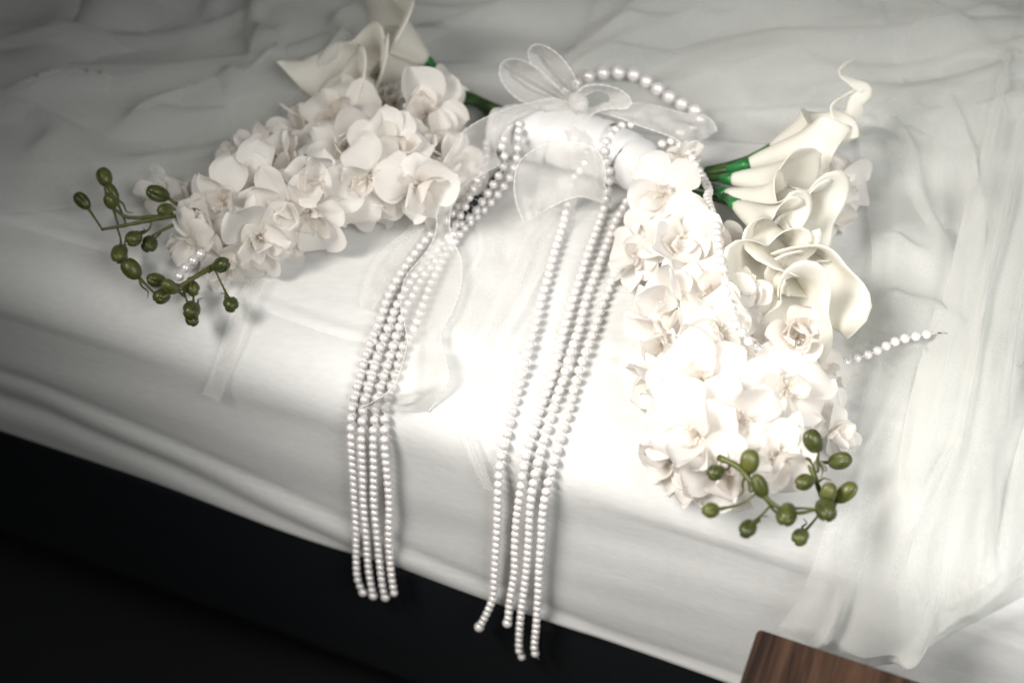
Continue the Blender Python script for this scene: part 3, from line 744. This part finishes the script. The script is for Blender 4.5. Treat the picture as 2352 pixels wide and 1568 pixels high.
# loose lengths of organza lying on the bed
r = ribbon('organza_ribbon', [(940, 512), (932, 526), (876, 572), (840, 635), (823, 702)], [(985, 515), (962, 540), (939, 579), (905, 640), (858, 712)], off=0.005, cords='', mat=ORGANZA_FINE, disp=crinkle(0.004, 6, 1.0))
tag(r, 'flat short length of sheer organza on the sheet left of the pearl strands', 'ribbon')
r = ribbon('organza_ribbon', [(570, 640), (532, 711), (506, 795), (464, 906)], [(625, 640), (590, 695), (552, 800), (505, 922)], off=0.005, cords='', mat=ORGANZA_FINE, disp=crinkle(0.003, 3, 3.0))
tag(r, 'sheer ribbon end hanging over the mattress edge below the left buds', 'ribbon')
r = ribbon('organza_ribbon', [(1240, 400, .03), (1215, 520), (1160, 640), (1110, 740), (1087, 797), (1069, 864), (1051, 952), (1075, 1040), (1110, 1120)], [(1330, 430, .03), (1310, 520), (1240, 640), (1185, 740), (1150, 800), (1115, 864), (1078, 952), (1100, 1030), (1136, 1126)], off=0.005, nl=110, cords='', mat=ORGANZA_FINE, disp=crinkle(0.005, 5, 5.0))
tag(r, 'long sheer organza tail falling over the mattress edge between the two pearl groups', 'ribbon')
r = ribbon('organza_ribbon', [(1180, 440, .02), (1120, 490), (1092, 512), (1100, 570), (1060, 640), (1030, 740)], [(1290, 480), (1240, 540), (1215, 600), (1190, 660), (1150, 720), (1110, 790)], off=0.005, nl=90, nc=24, cords='', mat=ORGANZA_FINE, disp=crinkle(0.006, 5, 7.0))
tag(r, 'crumpled sheer organza spread under the bow beside the left pearl strands', 'ribbon')

# ------------------------------------------------------------------ pearls
def pearl_mesh(name, r):
    bm = bmesh.new(); bmesh.ops.create_uvsphere(bm, u_segments=20, v_segments=12, radius=r)
    me = bpy.data.meshes.new(name); bm.to_mesh(me); bm.free(); me.materials.append(PEARL)
    me.polygons.foreach_set('use_smooth', [True] * len(me.polygons)); return me
PR = 0.0037
PM = pearl_mesh('pearl', PR)
def strand(path, label, group=None, name='pearl_strand', r=PR, pitch=1.22, mesh=None, off=None, end_big=False):
    off = r + 0.0012 if off is None else off
    pts = spline([pt(q, off) for q in path], len(path) * 12)
    q = resample(pts, step=2 * r * pitch)
    o = tube(name, resample(pts, n=max(8, len(q) * 2)), 0.0005, THREAD, None, 5)
    tag(o, label, 'necklace' if name == 'pearl_necklace' else 'pearl strand', group)
    B = ORI[o.name]
    for i, p in enumerate(q):
        c = link('pearl', mesh or PM, o); c.location = p - B
        c.rotation_euler = (random.uniform(0, 3), random.uniform(0, 3), 0)
        s = random.uniform(0.97, 1.03) * (1.22 if end_big and i == len(q) - 1 else 1); c.scale = (s, s, s)
    return o
GL, GR = 'left group of four hanging pearl strands', 'right group of four hanging pearl strands'
strand([(1118, 330, .03), (1110, 400, .03), (1060, 470, .02), (1020, 510, .016), (995, 531), (981, 546), (960, 572), (935, 605), (911, 644), (890, 684), (876, 727), (856, 771), (840, 814), (828, 858), (816, 902), (807, 946), (807, 1001), (810, 1064), (814, 1142), (818, 1209), (818, 1283), (822, 1329), (835, 1360)],
       'outermost left pearl strand of the left group hanging over the mattress', GL, end_big=True)
strand([(1159, 320, .055), (1153, 338, .054), (1159, 358, .048), (1158, 378, .043), (1149, 397, .038), (1129, 430, .030), (1106, 465, .022), (1082, 497, .016), (1041, 530), (1012, 565), (981, 602), (948, 640), (911, 702), (895, 744), (876, 790), (863, 832), (851, 876), (837, 920), (832, 962), (831, 1014), (833, 1080), (835, 1147), (841, 1225), (845, 1292), (851, 1333), (859, 1372)],
       'second pearl strand from the left in the left hanging group', GL, end_big=True)
strand([(1110, 380, .035), (1096, 416, .032), (1081, 446, .028), (1066, 480, .022), (1049, 510, .016), (1040, 545), (1002, 597), (967, 645), (946, 684), (932, 706), (918, 748), (904, 790), (890, 836), (876, 880), (865, 920), (860, 966), (858, 1002), (859, 1076), (859, 1151), (865, 1217), (872, 1292), (880, 1350), (890, 1381)],
       'third pearl strand from the left in the left hanging group', GL, end_big=True)
strand([(1192, 285, .057), (1191, 313, .056), (1189, 336, .052), (1188, 360, .046), (1176, 397, .038), (1155, 432, .028), (1131, 460, .020), (1100, 492), (1069, 520), (1048, 548), (1023, 585), (992, 646), (978, 684), (960, 730), (946, 765), (925, 797), (914, 843), (900, 885), (886, 931), (883, 1002), (888, 1068), (894, 1151), (893, 1234), (897, 1308), (907, 1370)],
       'rightmost pearl strand of the left hanging group', GL)
strand([(1349, 350, .060), (1340, 380, .050), (1315, 412, .034), (1312, 433, .026), (1302, 473), (1294, 512), (1282, 553), (1269, 595), (1259, 635), (1245, 681), (1234, 727), (1222, 772), (1208, 822), (1197, 869), (1183, 917), (1166, 989), (1150, 1055), (1145, 1118), (1143, 1192), (1139, 1263), (1135, 1337), (1133, 1370), (1116, 1412), (1096, 1447)],
       'lone left pearl strand of the right group, its end kicked to the left', GR, end_big=True)
strand([(1449, 287, .058), (1431, 287, .060), (1413, 299, .061), (1400, 314, .061), (1389, 334, .059), (1392, 362, .052), (1401, 397, .040), (1400, 418, .034), (1397, 440, .026), (1388, 476), (1368, 533), (1354, 572), (1340, 614), (1326, 656), (1312, 700), (1298, 746), (1285, 794), (1275, 841), (1259, 888), (1242, 931), (1228, 981), (1212, 1031), (1203, 1072), (1195, 1130), (1187, 1192), (1183, 1250), (1182, 1312), (1172, 1375), (1168, 1416), (1164, 1437)],
       'second pearl strand from the left in the right hanging group', GR, end_big=True)
strand([(1470, 430, .03), (1443, 457, .022), (1431, 476), (1413, 509), (1399, 547), (1379, 600), (1369, 628), (1354, 666), (1340, 711), (1329, 757), (1320, 781), (1305, 827), (1292, 873), (1276, 919), (1255, 989), (1236, 1060), (1226, 1105), (1218, 1167), (1214, 1242), (1209, 1308), (1203, 1358), (1197, 1408), (1193, 1457), (1194, 1498), (1207, 1513)],
       'third pearl strand from the left in the right hanging group', GR)
strand([(1495, 450, .04), (1477, 491, .03), (1470, 512, .022), (1452, 547), (1428, 590), (1406, 640), (1399, 662), (1382, 704), (1368, 748), (1350, 794), (1333, 841), (1319, 888), (1306, 940), (1294, 981), (1274, 1051), (1257, 1118), (1247, 1176), (1243, 1242), (1238, 1308), (1236, 1370), (1232, 1437), (1228, 1491), (1238, 1513)],
       'rightmost pearl strand of the right hanging group beside the flowers', GR)
strand([(1520, 330, .052), (1545, 325, .052), (1580, 350, .05), (1610, 400, .05), (1628, 436, .062), (1625, 454, .073), (1633, 484, .085), (1644, 510, .091), (1648, 547, .095), (1655, 591, .098), (1661, 614, .098), (1666, 640, .094), (1672, 690, .083), (1686, 729, .093), (1696, 751, .095), (1711, 772, .095), (1727, 790, .087), (1770, 815, .060), (1826, 831, .050), (1860, 836, .040), (1881, 835, .034), (1905, 836, .030), (1931, 835, .033), (1959, 825, .035), (1982, 818, .036), (2006, 809, .036), (2030, 797, .036), (2052, 786, .036), (2074, 778, .036), (2100, 773, .036), (2126, 768, .036), (2153, 764, .036)],
       'pearl strand winding down through the right flowers to a loose end on the tulle')
tube('wire_end', [P(2153, 764, .036), P(2163, 765, .036), P(2176, 765, .036)], [0.0004, 0.0004, 0.0009], DARK, bpy.data.objects['pearl_strand.008'], 6)
strand([(412, 634, .030), (424, 618, .033), (438, 604, .036), (452, 590, .038), (470, 575, .038)], 'short row of shiny pearls among the left green buds', r=0.0042, pitch=1.0, mesh=pearl_mesh('pearl', 0.0042))
strand([(1300, 215), (1331, 192), (1367, 182), (1411, 176), (1456, 179), (1498, 201), (1536, 226), (1574, 246), (1604, 262), (1606, 285), (1585, 300), (1550, 310, .022)],
       'necklace of large round pearls curving behind the bow', name='pearl_necklace', r=0.0066, pitch=1.12, off=0.026, mesh=pearl_mesh('pearl', 0.0066))
# dark clasp chain between the left strands
V, F = [], []
for i, p in enumerate(resample(spline([P(*q) for q in [(1148, 395, .018), (1120, 430, .015), (1100, 452, .013), (1080, 480, .012), (1060, 505, .011)]], 30), step=0.0042)):
    ring = [p + Vector((math.cos(a) * 0.0026, math.sin(a) * 0.0026 * (0.5 if i % 2 else 1), math.sin(a) * 0.0026 * (1 if i % 2 else 0.2))) for a in [2 * math.pi * k / 12 for k in range(13)]]
    v, f = tube_geo(ring, 0.0007, 6, len(V)); V += v; F += f
ch = worldobj('clasp_chain', V, F, DARK); tag(ch, 'dark metal clasp chain lying between the left pearl strands', 'chain')

# ------------------------------------------------------------------ bedside table at the lower right corner
C0 = P(1741, 1441, 0.0)
tab = empty('bedside_table', Vector((C0.x, C0.y, 0)) + EE * 0.25 + NN * 0.2); tag(tab, 'dark walnut bedside table whose corner juts in at the bottom right', 'table')
def rounded_top():
    LW, DP, r, TH = 0.50, 0.40, 0.0035, 0.022
    pts = []
    for (cx, cy, a0) in ((r, r, math.pi), (LW - r, r, 1.5 * math.pi), (LW - r, DP - r, 0), (r, DP - r, 0.5 * math.pi)):
        for k in range(7):
            an = a0 + math.pi / 2 * k / 6; pts.append((cx + r * math.cos(an), cy + r * math.sin(an)))
    V, n = [], len(pts)
    cx, cy = LW / 2, DP / 2
    for (ins, z) in ((0.0015, 0.0), (0.0005, -0.0004), (0.0, -0.0015), (0.0, -TH + 0.0015), (0.0015, -TH)):
        for (x, y) in pts:
            V.append((x + (ins if x < cx else -ins), y + (ins if y < cy else -ins), z))
    F = [f[::-1] for f in grid_faces(5, n, 0, True)]; F.append(tuple(range(n))); F.append(tuple(4 * n + k for k in range(n))[::-1])
    return V, F, LW, DP, TH
V, F, LW, DP, TH = rounded_top()
me = mk('table_top', V, F, WOOD, False)
tt = link('table_top', me, tab); tt.location = C0 - ORI[tab.name]
ang = math.atan2(EE.y, EE.x)
tt.rotation_euler = (0, 0, ang); tt.scale = (1, -1, 1)
me.flip_normals()
for (x, y) in ((0.03, 0.03), (LW - 0.03, 0.03), (0.03, DP - 0.03), (LW - 0.03, DP - 0.03)):
    c = C0 + EE * x + NN * y
    v, f = tube_geo([Vector((c.x, c.y, 0.001)), Vector((c.x, c.y, C0.z - TH))], [0.014, 0.02], 16)
    worldobj('leg', v, f, WOOD, tab)
